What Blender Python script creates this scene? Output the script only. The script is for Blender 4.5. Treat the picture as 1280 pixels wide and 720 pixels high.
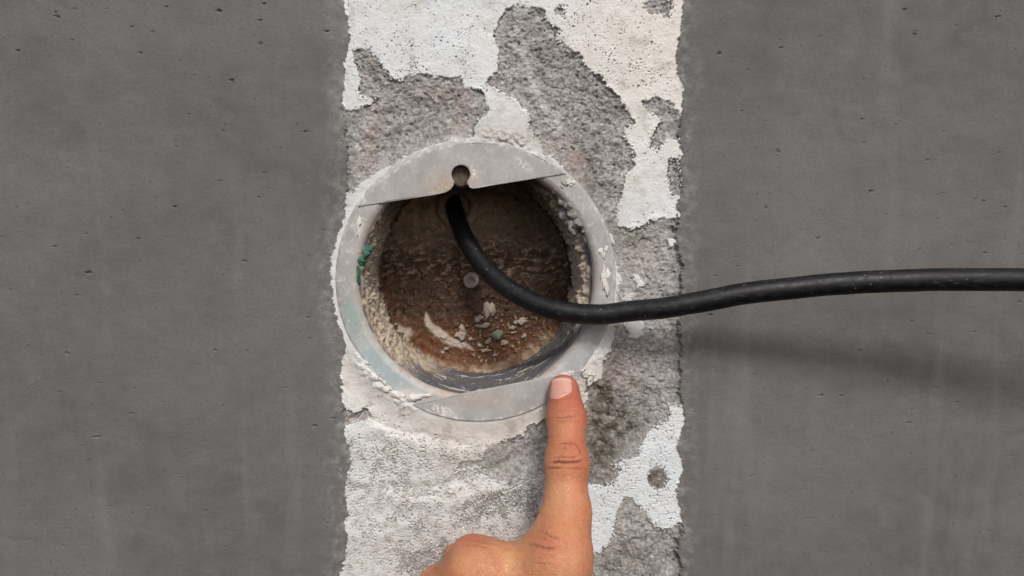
import bpy, bmesh, math, random
import numpy as np
from mathutils import Matrix, Vector

random.seed(7)
S = bpy.context.scene
for _o in list(bpy.data.objects):
    bpy.data.objects.remove(_o)
COL = S.collection
MM = 0.001

# ------------------------------------------------------------------ camera
F = 720.0                      # focal length in pixels of the 1280 x 720 photograph
YAW, PITCH = math.radians(3.0), math.radians(-5.5)
fwd = np.array([math.sin(YAW) * math.cos(PITCH), math.cos(YAW) * math.cos(PITCH), math.sin(PITCH)])
rgt = np.array([math.cos(YAW), -math.sin(YAW), 0.0])
upv = np.cross(rgt, fwd)
CPX, CPY = 597.0, 352.0        # the middle of the round frame in the photograph
def ray(px, py):
    px = np.asarray(px, float); py = np.asarray(py, float)
    return ((px - 640) / F)[..., None] * rgt + (-(py - 360) / F)[..., None] * upv + fwd
_d = ray(CPX, CPY)
CAM = -_d * 235.0              # millimetres; the ring's middle is the origin of the wall
cam_data = bpy.data.cameras.new('camera')
cam_data.sensor_width = 36.0
cam_data.lens = F / 1280 * 36.0
cam_data.clip_start = 0.005
cam_data.clip_end = 200.0
cam = bpy.data.objects.new('camera', cam_data)
COL.objects.link(cam)
_m = Matrix(((rgt[0], upv[0], -fwd[0], CAM[0] * MM),
             (rgt[1], upv[1], -fwd[1], CAM[1] * MM),
             (rgt[2], upv[2], -fwd[2], CAM[2] * MM), (0, 0, 0, 1)))
cam.matrix_world = _m
S.camera = cam

# ------------------------------------------------------------------ light
SUN_EL, SUN_AZ = math.radians(46), math.radians(10)     # high, in front of the wall, a little to the right
world = bpy.data.worlds.new('World')
S.world = world
world.use_nodes = True
wn = world.node_tree
wn.nodes.clear()
sky = wn.nodes.new('ShaderNodeTexSky')
sky.sky_type = 'NISHITA'
sky.sun_disc = False
sky.sun_elevation = SUN_EL
sky.sun_rotation = math.pi - SUN_AZ
sky.air_density = 0.8
sky.dust_density = 3.5
sky.ozone_density = 0.6
bg = wn.nodes.new('ShaderNodeBackground')
bg.inputs['Strength'].default_value = 0.10
wo = wn.nodes.new('ShaderNodeOutputWorld')
wn.links.new(sky.outputs[0], bg.inputs[0])
wn.links.new(bg.outputs[0], wo.inputs[0])
sun_data = bpy.data.lights.new('sun', 'SUN')
sun_data.energy = 1.5
sun_data.angle = math.radians(12)
sun_data.color = (1.0, 0.975, 0.94)
sun = bpy.data.objects.new('sun', sun_data)
COL.objects.link(sun)
sdir = Vector((math.sin(SUN_AZ) * math.cos(SUN_EL), -math.cos(SUN_AZ) * math.cos(SUN_EL), math.sin(SUN_EL)))
sun.rotation_euler = sdir.to_track_quat('Z', 'Y').to_euler()
S.view_settings.view_transform = 'Standard'
S.view_settings.look = 'None'
S.view_settings.gamma = 1.0
S.view_settings.exposure = 0.38
S.render.engine = 'CYCLES'
S.cycles.max_bounces = 8
S.cycles.diffuse_bounces = 5

# ------------------------------------------------------------------ coordinates
# wall coordinates in millimetres: u right, v up, w out of the wall; world = (u, -w, v) / 1000
def P(px, py, w=0.0):
    d = ray(px, py)
    w = np.asarray(w, float)
    t = (-w - CAM[1]) / d[..., 1]
    p = CAM + d * t[..., None]
    return np.stack([p[..., 0], p[..., 2], w + 0 * p[..., 0]], -1)
def W3(a):                      # (u, v, w) mm -> world metres
    a = np.asarray(a, float)
    return np.stack([a[..., 0], -a[..., 2], a[..., 1]], -1) * MM
def pix(u, v, w):               # (u, v, w) mm -> pixel of the photograph
    q = np.stack([u, -w, v], -1) - CAM
    z = q @ fwd
    return 640 + F * (q @ rgt) / z, 360 - F * (q @ upv) / z

# ------------------------------------------------------------------ noise
def _h(ix, iy, iz, s):
    h = (ix.astype(np.int64) * 374761393 + iy.astype(np.int64) * 668265263 + iz.astype(np.int64) * 2147483647 + s * 1274126177) & 0xFFFFFFFF
    h = ((h ^ (h >> 13)) * 1274126177) & 0xFFFFFFFF
    h = ((h ^ (h >> 16)) * 2246822519) & 0xFFFFFFFF
    return ((h ^ (h >> 15)) & 0xFFFFFF) / float(0x1000000)
def noise2(x, y, s=0):
    ix = np.floor(x); iy = np.floor(y); fx = x - ix; fy = y - iy
    ux = fx * fx * fx * (fx * (fx * 6 - 15) + 10); uy = fy * fy * fy * (fy * (fy * 6 - 15) + 10)
    z = np.zeros_like(ix); r = []
    for dy in (0, 1):
        for dx in (0, 1):
            a = _h(ix + dx, iy + dy, z, s) * 6.2831853
            r.append(np.cos(a) * (fx - dx) + np.sin(a) * (fy - dy))
    return ((r[0] * (1 - ux) + r[1] * ux) * (1 - uy) + (r[2] * (1 - ux) + r[3] * ux) * uy) * 1.5
def fbm(x, y, o=4, s=0, g=0.5):
    t = np.zeros(np.shape(x)); a = 1.0; n = 0
    for k in range(o):
        t = t + a * noise2(x * 2.03 ** k + 17.3 * k, y * 2.03 ** k - 9.1 * k, s + 31 * k); n += a; a *= g
    return t / n
def cells(x, y, s=0):           # distance to the nearest of one random point per cell, and that point's own number
    ix = np.floor(x); iy = np.floor(y); z = np.zeros_like(ix)
    best = np.full(x.shape, 9.0); idn = np.zeros(x.shape)
    for dy in (-1, 0, 1):
        for dx in (-1, 0, 1):
            jx = ix + dx; jy = iy + dy
            d = (jx + _h(jx, jy, z, s) - x) ** 2 + (jy + _h(jx, jy, z, s + 1) - y) ** 2
            m = d < best
            best = np.where(m, d, best); idn = np.where(m, _h(jx, jy, z, s + 2), idn)
    return np.sqrt(best), idn
def sstep(a, b, x):
    t = np.clip((x - a) / (b - a), 0, 1)
    return t * t * (3 - 2 * t)
def psdf(poly, X, Y, pad=40):   # signed distance to a polygon, negative inside; far points get pad
    poly = np.array(poly, float)
    out = np.full(X.shape, float(pad))
    m = (X > poly[:, 0].min() - pad) & (X < poly[:, 0].max() + pad) & (Y > poly[:, 1].min() - pad) & (Y < poly[:, 1].max() + pad)
    x = X[m]; y = Y[m]
    d = np.full(x.shape, 1e9); ins = np.zeros(x.shape, bool)
    for (ax, ay), (bx, by) in zip(poly, np.roll(poly, -1, 0)):
        ex, ey = bx - ax, by - ay
        t = np.clip(((x - ax) * ex + (y - ay) * ey) / (ex * ex + ey * ey + 1e-9), 0, 1)
        d = np.minimum(d, (x - ax - t * ex) ** 2 + (y - ay - t * ey) ** 2)
        if ey != 0:
            ins ^= ((ay > y) != (by > y)) & (x < ex * (y - ay) / ey + ax)
    d = np.sqrt(d)
    out[m] = np.where(ins, -d, d)
    return np.minimum(out, pad)
def ldist(line, X, Y):
    d = np.full(X.shape, 1e9)
    for (ax, ay), (bx, by) in zip(line[:-1], line[1:]):
        ex, ey = bx - ax, by - ay
        t = np.clip(((X - ax) * ex + (Y - ay) * ey) / (ex * ex + ey * ey), 0, 1)
        d = np.minimum(d, (X - ax - t * ex) ** 2 + (Y - ay - t * ey) ** 2)
    return np.sqrt(d)

# ------------------------------------------------------------------ mesh and object helpers
def mesh_np(name, co, faces, attrs=None, smooth=True):
    faces = np.asarray(faces, np.int32); k = faces.shape[1]
    me = bpy.data.meshes.new(name)
    me.vertices.add(len(co)); me.vertices.foreach_set('co', np.ascontiguousarray(co, np.float32).ravel())
    me.loops.add(faces.size); me.loops.foreach_set('vertex_index', faces.ravel())
    me.polygons.add(len(faces)); me.polygons.foreach_set('loop_start', np.arange(0, faces.size, k, dtype=np.int32))
    if smooth:
        me.polygons.foreach_set('use_smooth', np.ones(len(faces), bool))
    me.update(calc_edges=True)
    for n, a in (attrs or {}).items():
        at = me.attributes.new(n, 'FLOAT', 'POINT')
        at.data.foreach_set('value', np.ascontiguousarray(a, np.float32).ravel())
    me.validate()
    return me
def link(name, me, mat, parent=None):
    o = bpy.data.objects.new(name, me)
    COL.objects.link(o)
    if mat and not me.materials:
        me.materials.append(mat)
    if parent:
        o.parent = parent
    return o
def thing(name, label, cat, loc=(0, 0, 0)):
    o = bpy.data.objects.new(name, None)
    COL.objects.link(o)
    o.empty_display_size = 0.02
    o['label'] = label; o['category'] = cat
    return o
def submesh(co, faces, sel, attrs):
    f = faces[sel]
    idx, inv = np.unique(f, return_inverse=True)
    return co[idx], inv.reshape(f.shape), {k: a[idx] for k, a in attrs.items()}
def quads(nr, nc, wrap=False):
    i = np.arange(nr * nc).reshape(nr, nc)
    if wrap:
        j = np.roll(i, -1, 1)
        return np.stack([i[:-1], j[:-1], j[1:], i[1:]], -1).reshape(-1, 4)
    return np.stack([i[:-1, :-1], i[:-1, 1:], i[1:, 1:], i[1:, :-1]], -1).reshape(-1, 4)

# ------------------------------------------------------------------ materials
class Mat:
    def __init__(s, name, rough=0.8, spec=0.3):
        s.m = bpy.data.materials.new(name); s.m.use_nodes = True
        s.t = s.m.node_tree; s.b = s.t.nodes['Principled BSDF']
        s.b.inputs['Roughness'].default_value = rough
        s.b.inputs['Specular IOR Level'].default_value = spec
        tc = s.t.nodes.new('ShaderNodeTexCoord')
        vm = s.t.nodes.new('ShaderNodeVectorMath'); vm.operation = 'SCALE'; vm.inputs['Scale'].default_value = 1000.0
        s.t.links.new(tc.outputs['Object'], vm.inputs[0]); s.co = vm.outputs[0]
    def put(s, sock, v):
        if isinstance(v, (int, float)): sock.default_value = v
        elif isinstance(v, tuple): sock.default_value = v if len(v) == 4 or sock.type == 'VECTOR' else v + (1,)
        else: s.t.links.new(v, sock)
    def noise(s, scale, detail=4, rough=0.55, dist=0.0, vec=None):
        n = s.t.nodes.new('ShaderNodeTexNoise')
        n.inputs['Scale'].default_value = scale; n.inputs['Detail'].default_value = detail
        n.inputs['Roughness'].default_value = rough; n.inputs['Distortion'].default_value = dist
        s.t.links.new(vec or s.co, n.inputs['Vector']); return n.outputs[0]
    def vor(s, scale, out='Distance', feature='F1'):
        n = s.t.nodes.new('ShaderNodeTexVoronoi'); n.feature = feature
        n.inputs['Scale'].default_value = scale
        s.t.links.new(s.co, n.inputs['Vector']); return n.outputs[out]
    def ramp(s, v, *stops, interp='LINEAR'):
        n = s.t.nodes.new('ShaderNodeValToRGB'); e = n.color_ramp.elements; n.color_ramp.interpolation = interp
        for k, (p, c) in enumerate(stops):
            el = e[k] if k < 2 else e.new(p)
            el.position = p; el.color = (c, c, c, 1) if isinstance(c, (int, float)) else c + (1,)
        s.put(n.inputs[0], v); return n.outputs[0]
    def mix(s, f, a, b, mode='MIX'):
        n = s.t.nodes.new('ShaderNodeMix'); n.data_type = 'RGBA'; n.blend_type = mode
        s.put(n.inputs[0], f); s.put(n.inputs[6], a); s.put(n.inputs[7], b); return n.outputs[2]
    def math(s, op, a, b=0.0, c=0.0):
        n = s.t.nodes.new('ShaderNodeMath'); n.operation = op; n.use_clamp = False
        s.put(n.inputs[0], a); s.put(n.inputs[1], b); s.put(n.inputs[2], c); return n.outputs[0]
    def attr(s, name):
        n = s.t.nodes.new('ShaderNodeAttribute'); n.attribute_name = name; return n.outputs['Fac']
    def stretch(s, v):
        n = s.t.nodes.new('ShaderNodeVectorMath'); n.operation = 'MULTIPLY'
        s.put(n.inputs[0], s.co); n.inputs[1].default_value = v; return n.outputs[0]
    def bump(s, h, dist_mm, strength=1.0):
        n = s.t.nodes.new('ShaderNodeBump'); n.inputs['Distance'].default_value = dist_mm * MM
        n.inputs['Strength'].default_value = strength
        s.put(n.inputs['Height'], h); s.t.links.new(n.outputs[0], s.b.inputs['Normal'])
    def col(s, c): s.put(s.b.inputs['Base Color'], c)
    def rough(s, c): s.put(s.b.inputs['Roughness'], c)

def mat_cement():
    m = Mat('cement', 0.95, 0.15)
    n1 = m.noise(0.55, 6, 0.75); n2 = m.noise(0.05, 4, 0.6); n3 = m.noise(2.2, 3, 0.7)
    base = m.ramp(n1, (0.32, (0.10, 0.094, 0.088)), (0.46, (0.33, 0.317, 0.30)), (0.64, (0.62, 0.60, 0.575)))
    base = m.mix(m.ramp(n2, (0.35, 0.0), (0.7, 0.55)), base, (0.25, 0.225, 0.20))
    gr = m.vor(0.85, 'Color')
    base = m.mix(0.32, base, m.ramp(gr, (0.0, 0.07), (0.5, 0.33), (1.0, 0.66)))
    dk = m.ramp(m.vor(0.55), (0.0, 1.0), (0.30, 0.0))
    base = m.mix(m.math('MULTIPLY', dk, m.ramp(n3, (0.40, 0.0), (0.58, 0.9))), base, (0.03, 0.027, 0.024))
    n5 = m.noise(0.28, 5, 0.75, 0.8)
    base = m.mix(m.ramp(n5, (0.53, 0.0), (0.66, 0.75)), base, m.ramp(n1, (0.35, (0.06, 0.055, 0.048)), (0.65, (0.22, 0.205, 0.185))))
    base = m.mix(m.attr('dust'), base, m.ramp(n1, (0.3, (0.42, 0.40, 0.38)), (0.65, (0.66, 0.65, 0.63))))
    base = m.mix(m.attr('pink'), base, m.ramp(n1, (0.3, (0.20, 0.125, 0.10)), (0.65, (0.46, 0.36, 0.31))))
    base = m.mix(m.attr('green'), base, (0.16, 0.22, 0.16))
    base = m.mix(m.attr('grime_shade'), base, m.ramp(n1, (0.35, (0.035, 0.032, 0.022)), (0.68, (0.19, 0.17, 0.125))))
    damp = m.mix(0.5, m.ramp(n2, (0.3, (0.125, 0.123, 0.118)), (0.7, (0.175, 0.171, 0.164))),
                 m.ramp(n1, (0.3, (0.115, 0.113, 0.109)), (0.7, (0.19, 0.186, 0.179))))
    base = m.mix(m.attr('damp'), base, damp)
    m.col(base)
    m.bump(m.math('ADD', m.noise(1.6, 5, 0.7), m.math('MULTIPLY', n3, 0.6)), 0.55, 0.8)
    return m.m
def mat_paint():
    m = Mat('old_white_paint', 0.75, 0.25)
    n1 = m.noise(0.09, 5, 0.6); n2 = m.noise(0.7, 5, 0.7); n3 = m.noise(2.6, 3, 0.6)
    base = m.mix(m.attr('warm'), (0.67, 0.715, 0.735), (0.72, 0.69, 0.635))
    base = m.mix(m.ramp(n1, (0.45, 0.0), (0.78, 0.5)), base, (0.60, 0.56, 0.50))
    base = m.mix(m.ramp(n2, (0.58, 0.0), (0.8, 0.5)), base, (0.45, 0.42, 0.385))
    sp = m.math('MULTIPLY', m.ramp(m.vor(0.6), (0.0, 1.0), (0.2, 0.0)), m.ramp(n3, (0.5, 0.0), (0.62, 1.0)))
    base = m.mix(m.math('MULTIPLY', sp, 0.75), base, (0.14, 0.12, 0.10))
    base = m.mix(m.attr('dirt'), base, m.ramp(n2, (0.3, (0.30, 0.27, 0.24)), (0.7, (0.55, 0.52, 0.47))))
    m.col(base)
    m.bump(m.math('ADD', n2, m.math('MULTIPLY', n3, 0.35)), 0.30, 0.7)
    return m.m
def mat_skim():
    m = Mat('smooth_grey_render', 0.9, 0.2)
    n1 = m.noise(0.012, 5, 0.6, 0.6); n2 = m.noise(0.10, 6, 0.65); n3 = m.noise(0.9, 5, 0.7)
    base = m.ramp(n1, (0.3, (0.105, 0.104, 0.101)), (0.7, (0.165, 0.163, 0.158)))
    base = m.mix(m.ramp(n2, (0.35, 0.0), (0.75, 0.6)), base, (0.175, 0.171, 0.163))
    base = m.mix(m.ramp(n3, (0.45, 0.0), (0.75, 0.5)), base, (0.085, 0.083, 0.079))
    st = m.noise(0.05, 4, 0.6, 0.0, m.stretch((1.0, 1.0, 0.12)))
    base = m.mix(m.ramp(st, (0.56, 0.0), (0.75, 0.4)), base, (0.215, 0.212, 0.205))
    dk = m.math('MULTIPLY', m.ramp(m.vor(0.22), (0.0, 1.0), (0.16, 0.0)), m.ramp(n2, (0.5, 0.0), (0.6, 0.8)))
    base = m.mix(dk, base, (0.04, 0.039, 0.037))
    ed = m.math('MULTIPLY', m.ramp(m.attr('sk'), (0.0, 1.0), (0.75, 0.0)), m.ramp(m.noise(0.25, 6, 0.75), (0.46, 0.0), (0.66, 0.85)))
    base = m.mix(ed, base, m.ramp(n3, (0.3, (0.22, 0.215, 0.205)), (0.7, (0.42, 0.41, 0.39))))
    m.col(base)
    m.bump(m.math('ADD', n3, n2), 0.25, 0.6)
    return m.m
def mat_pvc(name, attrs=True):
    m = Mat(name, 0.5, 0.4)
    n1 = m.noise(0.12, 5, 0.65); n2 = m.noise(0.9, 5, 0.7); n3 = m.noise(0.35, 6, 0.75, 0.6)
    base = m.ramp(n1, (0.3, (0.315, 0.307, 0.300)), (0.7, (0.445, 0.432, 0.418)))
    if attrs:
        base = m.mix(m.attr('blue'), base, m.ramp(n1, (0.3, (0.37, 0.43, 0.46)), (0.7, (0.50, 0.55, 0.56))))
        base = m.mix(m.attr('green'), base, (0.27, 0.42, 0.38))
        base = m.mix(m.attr('rust'), base, m.ramp(n2, (0.3, (0.34, 0.22, 0.13)), (0.7, (0.55, 0.44, 0.33))))
    base = m.mix(m.ramp(n3, (0.55, 0.0), (0.70, 0.6)), base, (0.60, 0.565, 0.52))
    base = m.mix(m.ramp(n2, (0.58, 0.0), (0.76, 0.5)), base, (0.18, 0.155, 0.14))
    if attrs:
        base = m.mix(m.attr('chalk'), base, m.ramp(n2, (0.3, (0.58, 0.55, 0.50)), (0.7, (0.74, 0.72, 0.68))))
    m.col(base)
    m.rough(m.ramp(n3, (0.3, 0.38), (0.7, 0.75)))
    m.bump(m.math('ADD', n2, m.math('MULTIPLY', n3, 0.7)), 0.18, 0.6)
    return m.m
def mat_bore():
    m = Mat('niche_side', 0.85, 0.25)
    n1 = m.noise(0.5, 6, 0.7); n2 = m.noise(1.8, 4, 0.7); n3 = m.noise(0.12, 4, 0.6)
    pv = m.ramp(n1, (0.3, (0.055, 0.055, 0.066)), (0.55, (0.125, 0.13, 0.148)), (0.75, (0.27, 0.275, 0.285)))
    pv = m.mix(m.ramp(n3, (0.42, 0.0), (0.62, 0.7)), pv, (0.16, 0.125, 0.09))
    pv = m.mix(m.attr('streak'), pv, (0.60, 0.585, 0.55))
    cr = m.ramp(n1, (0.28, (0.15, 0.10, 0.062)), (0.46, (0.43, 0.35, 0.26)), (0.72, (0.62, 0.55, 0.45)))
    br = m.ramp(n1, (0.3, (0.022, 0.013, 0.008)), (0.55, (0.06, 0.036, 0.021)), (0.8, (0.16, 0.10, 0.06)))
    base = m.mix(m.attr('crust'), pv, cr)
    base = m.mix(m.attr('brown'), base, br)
    m.col(base)
    m.bump(m.math('ADD', n1, m.math('MULTIPLY', n2, 0.5)), 0.4, 0.7)
    return m.m
def mat_back():
    m = Mat('niche_back', 0.85, 0.2)
    n1 = m.noise(0.4, 6, 0.7); n2 = m.noise(1.6, 4, 0.7)
    br = m.ramp(n1, (0.3, (0.030, 0.016, 0.009)), (0.55, (0.060, 0.031, 0.017)), (0.8, (0.13, 0.075, 0.044)))
    br = m.mix(m.attr('red'), br, m.ramp(n1, (0.3, (0.075, 0.029, 0.011)), (0.7, (0.165, 0.070, 0.028))))
    mud = m.ramp(n1, (0.25, (0.22, 0.155, 0.105)), (0.5, (0.36, 0.27, 0.19)), (0.75, (0.50, 0.40, 0.30)))
    base = m.mix(m.attr('mud'), br, mud)
    base = m.mix(m.attr('pale'), base, m.ramp(n1, (0.3, (0.40, 0.33, 0.27)), (0.7, (0.54, 0.47, 0.39))))
    m.col(base)
    m.rough(m.ramp(m.noise(0.15, 4, 0.6), (0.35, 0.18), (0.62, 0.65)))
    m.b.inputs['Specular IOR Level'].default_value = 0.28
    m.bump(m.math('ADD', n1, m.math('MULTIPLY', n2, 0.5)), 0.5, 0.7)
    return m.m
def mat_plain(name, a, b, scale=0.8, rough=0.85, bump=0.3, spec=0.25):
    m = Mat(name, rough, spec)
    n = m.noise(scale, 5, 0.7)
    m.col(m.ramp(n, (0.3, a), (0.7, b)))
    m.bump(n, bump, 0.7)
    return m.m
def mat_rubber():
    m = Mat('black_rubber', 0.42, 0.32)
    n1 = m.noise(0.5, 5, 0.7); n2 = m.noise(2.4, 3, 0.6); n3 = m.noise(0.1, 4, 0.6)
    base = m.ramp(n1, (0.3, (0.004, 0.004, 0.0045)), (0.75, (0.011, 0.011, 0.012)))
    base = m.mix(m.math('MULTIPLY', m.ramp(m.noise(0.8, 5, 0.7, 0.0, m.stretch((0.25, 1.0, 1.0))), (0.57, 0.0), (0.72, 0.38)), m.attr('scuff')), base, (0.16, 0.155, 0.15))
    sp = m.math('MULTIPLY', m.ramp(m.vor(0.45), (0.0, 1.0), (0.16, 0.0)), m.ramp(n3, (0.5, 0.0), (0.6, 1.0)))
    base = m.mix(m.math('MULTIPLY', sp, 0.8), base, (0.36, 0.34, 0.31))
    m.col(base); m.rough(m.ramp(n1, (0.3, 0.34), (0.7, 0.62)))
    m.bump(n2, 0.12, 0.5)
    return m.m
def mat_skin():
    m = Mat('skin', 0.5, 0.4)
    n1 = m.noise(0.06, 4, 0.6); n2 = m.noise(0.5, 5, 0.65); n3 = m.vor(1.1, 'Distance', 'DISTANCE_TO_EDGE'); n4 = m.noise(0.16, 5, 0.7, 0.5)
    base = m.ramp(n1, (0.35, (0.50, 0.190, 0.090)), (0.65, (0.60, 0.275, 0.138)))
    base = m.mix(m.attr('red'), base, (0.47, 0.130, 0.075))
    base = m.mix(m.attr('yellow'), base, (0.62, 0.335, 0.16))
    base = m.mix(m.ramp(n2, (0.5, 0.0), (0.8, 0.45)), base, (0.31, 0.115, 0.065))
    base = m.mix(m.ramp(n4, (0.52, 0.0), (0.70, 0.5)), base, (0.46, 0.145, 0.09))
    base = m.mix(m.ramp(m.noise(0.9, 3, 0.6), (0.62, 0.0), (0.75, 0.45)), base, (0.60, 0.36, 0.20))
    base = m.mix(m.attr('crease'), base, (0.15, 0.042, 0.026))
    m.col(base)
    m.b.inputs['Subsurface Weight'].default_value = 0.18
    m.b.inputs['Subsurface Radius'].default_value = (1.0, 0.35, 0.18)
    m.b.inputs['Subsurface Scale'].default_value = 0.0025
    h = m.math('ADD', m.math('MULTIPLY', m.ramp(n3, (0.0, 0.0), (0.16, 1.0)), 0.45), n2)
    m.rough(m.ramp(n2, (0.3, 0.34), (0.7, 0.52)))
    m.bump(h, 0.30, 0.8)
    return m.m
def mat_nail():
    m = Mat('nail', 0.3, 0.5)
    n1 = m.noise(0.25, 4, 0.6)
    base = m.mix(m.attr('edge'), m.ramp(n1, (0.3, (0.55, 0.27, 0.21)), (0.7, (0.64, 0.36, 0.295))), (0.66, 0.45, 0.37))
    m.col(base)
    m.b.inputs['Subsurface Weight'].default_value = 0.15
    m.b.inputs['Subsurface Radius'].default_value = (1.0, 0.4, 0.25)
    m.b.inputs['Subsurface Scale'].default_value = 0.002
    m.bump(m.noise(1.5, 3, 0.5, vec=m.stretch((1.0, 0.1, 0.1))), 0.05, 0.5)
    return m.m
M = dict(skim=mat_skim(), cement=mat_cement(), paint=mat_paint(), pvc=mat_pvc('grey_plastic'), bore=mat_bore(), back=mat_back(),
         rubber=mat_rubber(), skin=mat_skin(), nail=mat_nail(),
         tan=mat_plain('dry_mortar', (0.22, 0.175, 0.13), (0.52, 0.46, 0.385)),
         grey=mat_plain('grey_mortar', (0.17, 0.155, 0.145), (0.44, 0.41, 0.385)),
         chalk=mat_plain('white_splash', (0.55, 0.52, 0.46), (0.74, 0.72, 0.67), 0.6, 0.8, 0.2),
         green=mat_plain('green_paint', (0.015, 0.075, 0.055), (0.075, 0.20, 0.145), 0.9, 0.7, 0.3),
         pebble=mat_plain('green_pebble', (0.13, 0.15, 0.115), (0.26, 0.28, 0.22)),
         stud=mat_plain('stud_plastic', (0.25, 0.20, 0.19), (0.38, 0.315, 0.30), 0.5, 0.7, 0.2),
         gland=mat_plain('dirty_gland', (0.16, 0.12, 0.088), (0.36, 0.28, 0.21), 0.4, 0.8, 0.4),
         post=mat_plain('dirty_post', (0.045, 0.032, 0.022), (0.13, 0.095, 0.066), 0.9, 0.8, 0.3),
         mud=mat_plain('dried_mud', (0.30, 0.245, 0.195), (0.43, 0.365, 0.30), 0.5, 0.85, 0.3))

# ------------------------------------------------------------------ the wall
R_OUT = 175 * 235.0 / F                      # outer radius of the round frame, mm
def axis(a, b, c0, c1, fine, coarse, far):   # coarse | fine | coarse with long steps beyond the picture
    x = [c0]
    while x[-1] < c1: x.append(x[-1] + fine)
    r = list(x); s = fine
    while r[-1] < b: s = min(coarse, s * 1.06); r.append(r[-1] + s)
    for k in range(far): s *= 1.35; r.append(r[-1] + s)
    l = [c0]; s = fine
    while l[-1] > a: s = min(coarse, s * 1.06); l.append(l[-1] - s)
    for k in range(far): s *= 1.35; l.append(l[-1] - s)
    return np.array(l[::-1][:-1] + r)
ax = axis(-10, 1290, 428, 852, 0.9, 1.9, 20)
ay = axis(-10, 730, -6, 726, 0.9, 1.5, 20)
PX, PY = np.meshgrid(ax, ay)
base = P(PX, PY, 0.0)
U, V = base[..., 0], base[..., 1]
wx = PX + 5.5 * fbm(U / 7, V / 7, 3, 1) + 3.0 * fbm(U / 1.6, V / 1.6, 3, 2)
wy = PY + 5.5 * fbm(U / 7, V / 7, 3, 3) + 3.0 * fbm(U / 1.6, V / 1.6, 3, 4)

# where the white coat has come away (outlines in wall positions seen through P)
BARE = [
 [(440, 63), (463, 61), (473, 77), (487, 97), (502, 100), (510, 95), (537, 93), (557, 98), (573, 97), (582, 112), (600, 112),
  (606, 128), (611, 142), (594, 154), (590, 168), (570, 171), (545, 186), (512, 197), (485, 209), (462, 222), (442, 240), (425, 244), (425, 143), (460, 132), (476, 123), (453, 120), (452, 97)],
 [(617, 40), (630, 15), (643, 7), (660, 6), (680, 13), (682, 26), (697, 37), (697, 50), (713, 57), (730, 77), (750, 97), (763, 113),
  (783, 137), (792, 152), (781, 158), (784, 177), (793, 195), (791, 203), (782, 222), (776, 236), (775, 258), (770, 268), (773, 290), (766, 300), (740, 280), (725, 240), (700, 205), (686, 196),
  (679, 192), (672, 172), (663, 163), (661, 146), (650, 127), (630, 116), (607, 102), (614, 96), (622, 88), (621, 63)],
 [(758, 275), (770, 270), (775, 283), (786, 286), (796, 287), (811, 278), (826, 273), (850, 271), (900, 262), (900, 505), (850, 506), (838, 508), (832, 528), (822, 528), (817, 535),
  (806, 548), (796, 570), (786, 574), (778, 571), (768, 579), (775, 588), (764, 604), (738, 606), (722, 600), (725, 540), (732, 490), (750, 470), (768, 420), (774, 350)],
 [(738, 740), (738, 694), (752, 692), (768, 666), (772, 640), (778, 622), (797, 628), (812, 650), (827, 662), (850, 655), (900, 640), (900, 760), (738, 760)],
 [(809, 594), (811, 586), (822, 580), (832, 586), (833, 602), (824, 611), (813, 606)],
 [(803, 8), (810, 0), (822, -6), (840, 2), (836, 22), (826, 16), (815, 18)],
 [(802, 125), (815, 120), (836, 128), (850, 140), (850, 175), (832, 172), (822, 190), (812, 184), (818, 164), (828, 150), (812, 140)],
 [(836, 200), (850, 196), (850, 245), (838, 240)],
 [(693, 12), (698, 8), (705, 12), (703, 20), (695, 19)],
 [(425, 512), (446, 514), (462, 508), (466, 518), (456, 528), (440, 530), (425, 528)],
 [(606, 556), (650, 546), (668, 530), (690, 520), (690, 585), (668, 596), (640, 605), (610, 598), (600, 584), (572, 586), (575, 578), (602, 574)],
]
# bare cement seen only in a scatter of specks and hollows: outline, share of the coat left
SPECK = [
 ([(475, 540), (495, 548), (515, 575), (518, 600), (500, 616), (470, 622), (452, 606), (462, 580)], 0.62),
 ([(455, 615), (490, 606), (530, 606), (562, 610), (565, 622), (520, 626), (470, 626)], 0.8),
 ([(560, 584), (610, 580), (655, 570), (660, 592), (610, 606), (570, 604)], 0.7),
 ([(572, 622), (610, 610), (650, 602), (684, 592), (684, 648), (640, 650), (612, 652), (590, 668), (560, 660)], 0.75),
 ([(508, 650), (530, 648), (540, 662), (524, 672), (508, 664)], 0.8),
 ([(488, 690), (520, 682), (560, 668), (575, 690), (560, 724), (500, 724)], 0.85),
 ([(468, 672), (490, 666), (494, 682), (474, 684)], 0.6),
 ([(430, 640), (470, 630), (500, 640), (470, 665), (430, 670)], 0.25),
 ([(500, 70), (520, 66), (534, 82), (530, 98), (500, 98)], 0.55),
 ([(560, 52), (580, 58), (582, 74), (562, 70)], 0.35),
 ([(740, 545), (850, 520), (850, 660), (780, 650), (740, 690)], 0.36),
 ([(425, 535), (690, 560), (690, 735), (425, 735)], 0.46),
 ([(440, 2), (620, 2), (612, 90), (560, 95), (440, 70)], 0.20),
 ([(655, 2), (840, 2), (845, 120), (760, 100), (700, 40)], 0.24),
 ([(590, 640), (640, 640), (684, 610), (684, 670), (620, 680)], 0.30),
]
WHITE = [
 [(785, 402), (797, 398), (806, 404), (804, 417), (792, 424), (782, 415)], [(792, 346), (800, 344), (803, 358), (797, 362)],
 [(779, 370), (788, 368), (792, 378), (784, 384)], [(836, 300), (842, 298), (846, 306), (838, 310)],
 [(586, 652), (612, 654), (640, 648), (668, 640), (684, 646), (684, 690), (590, 690)], [(652, 158), (662, 165), (650, 172), (642, 163)],
]
cd = np.hypot(U, V)                                            # distance to the middle of the frame
ang = np.arctan2(V, U)
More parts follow.
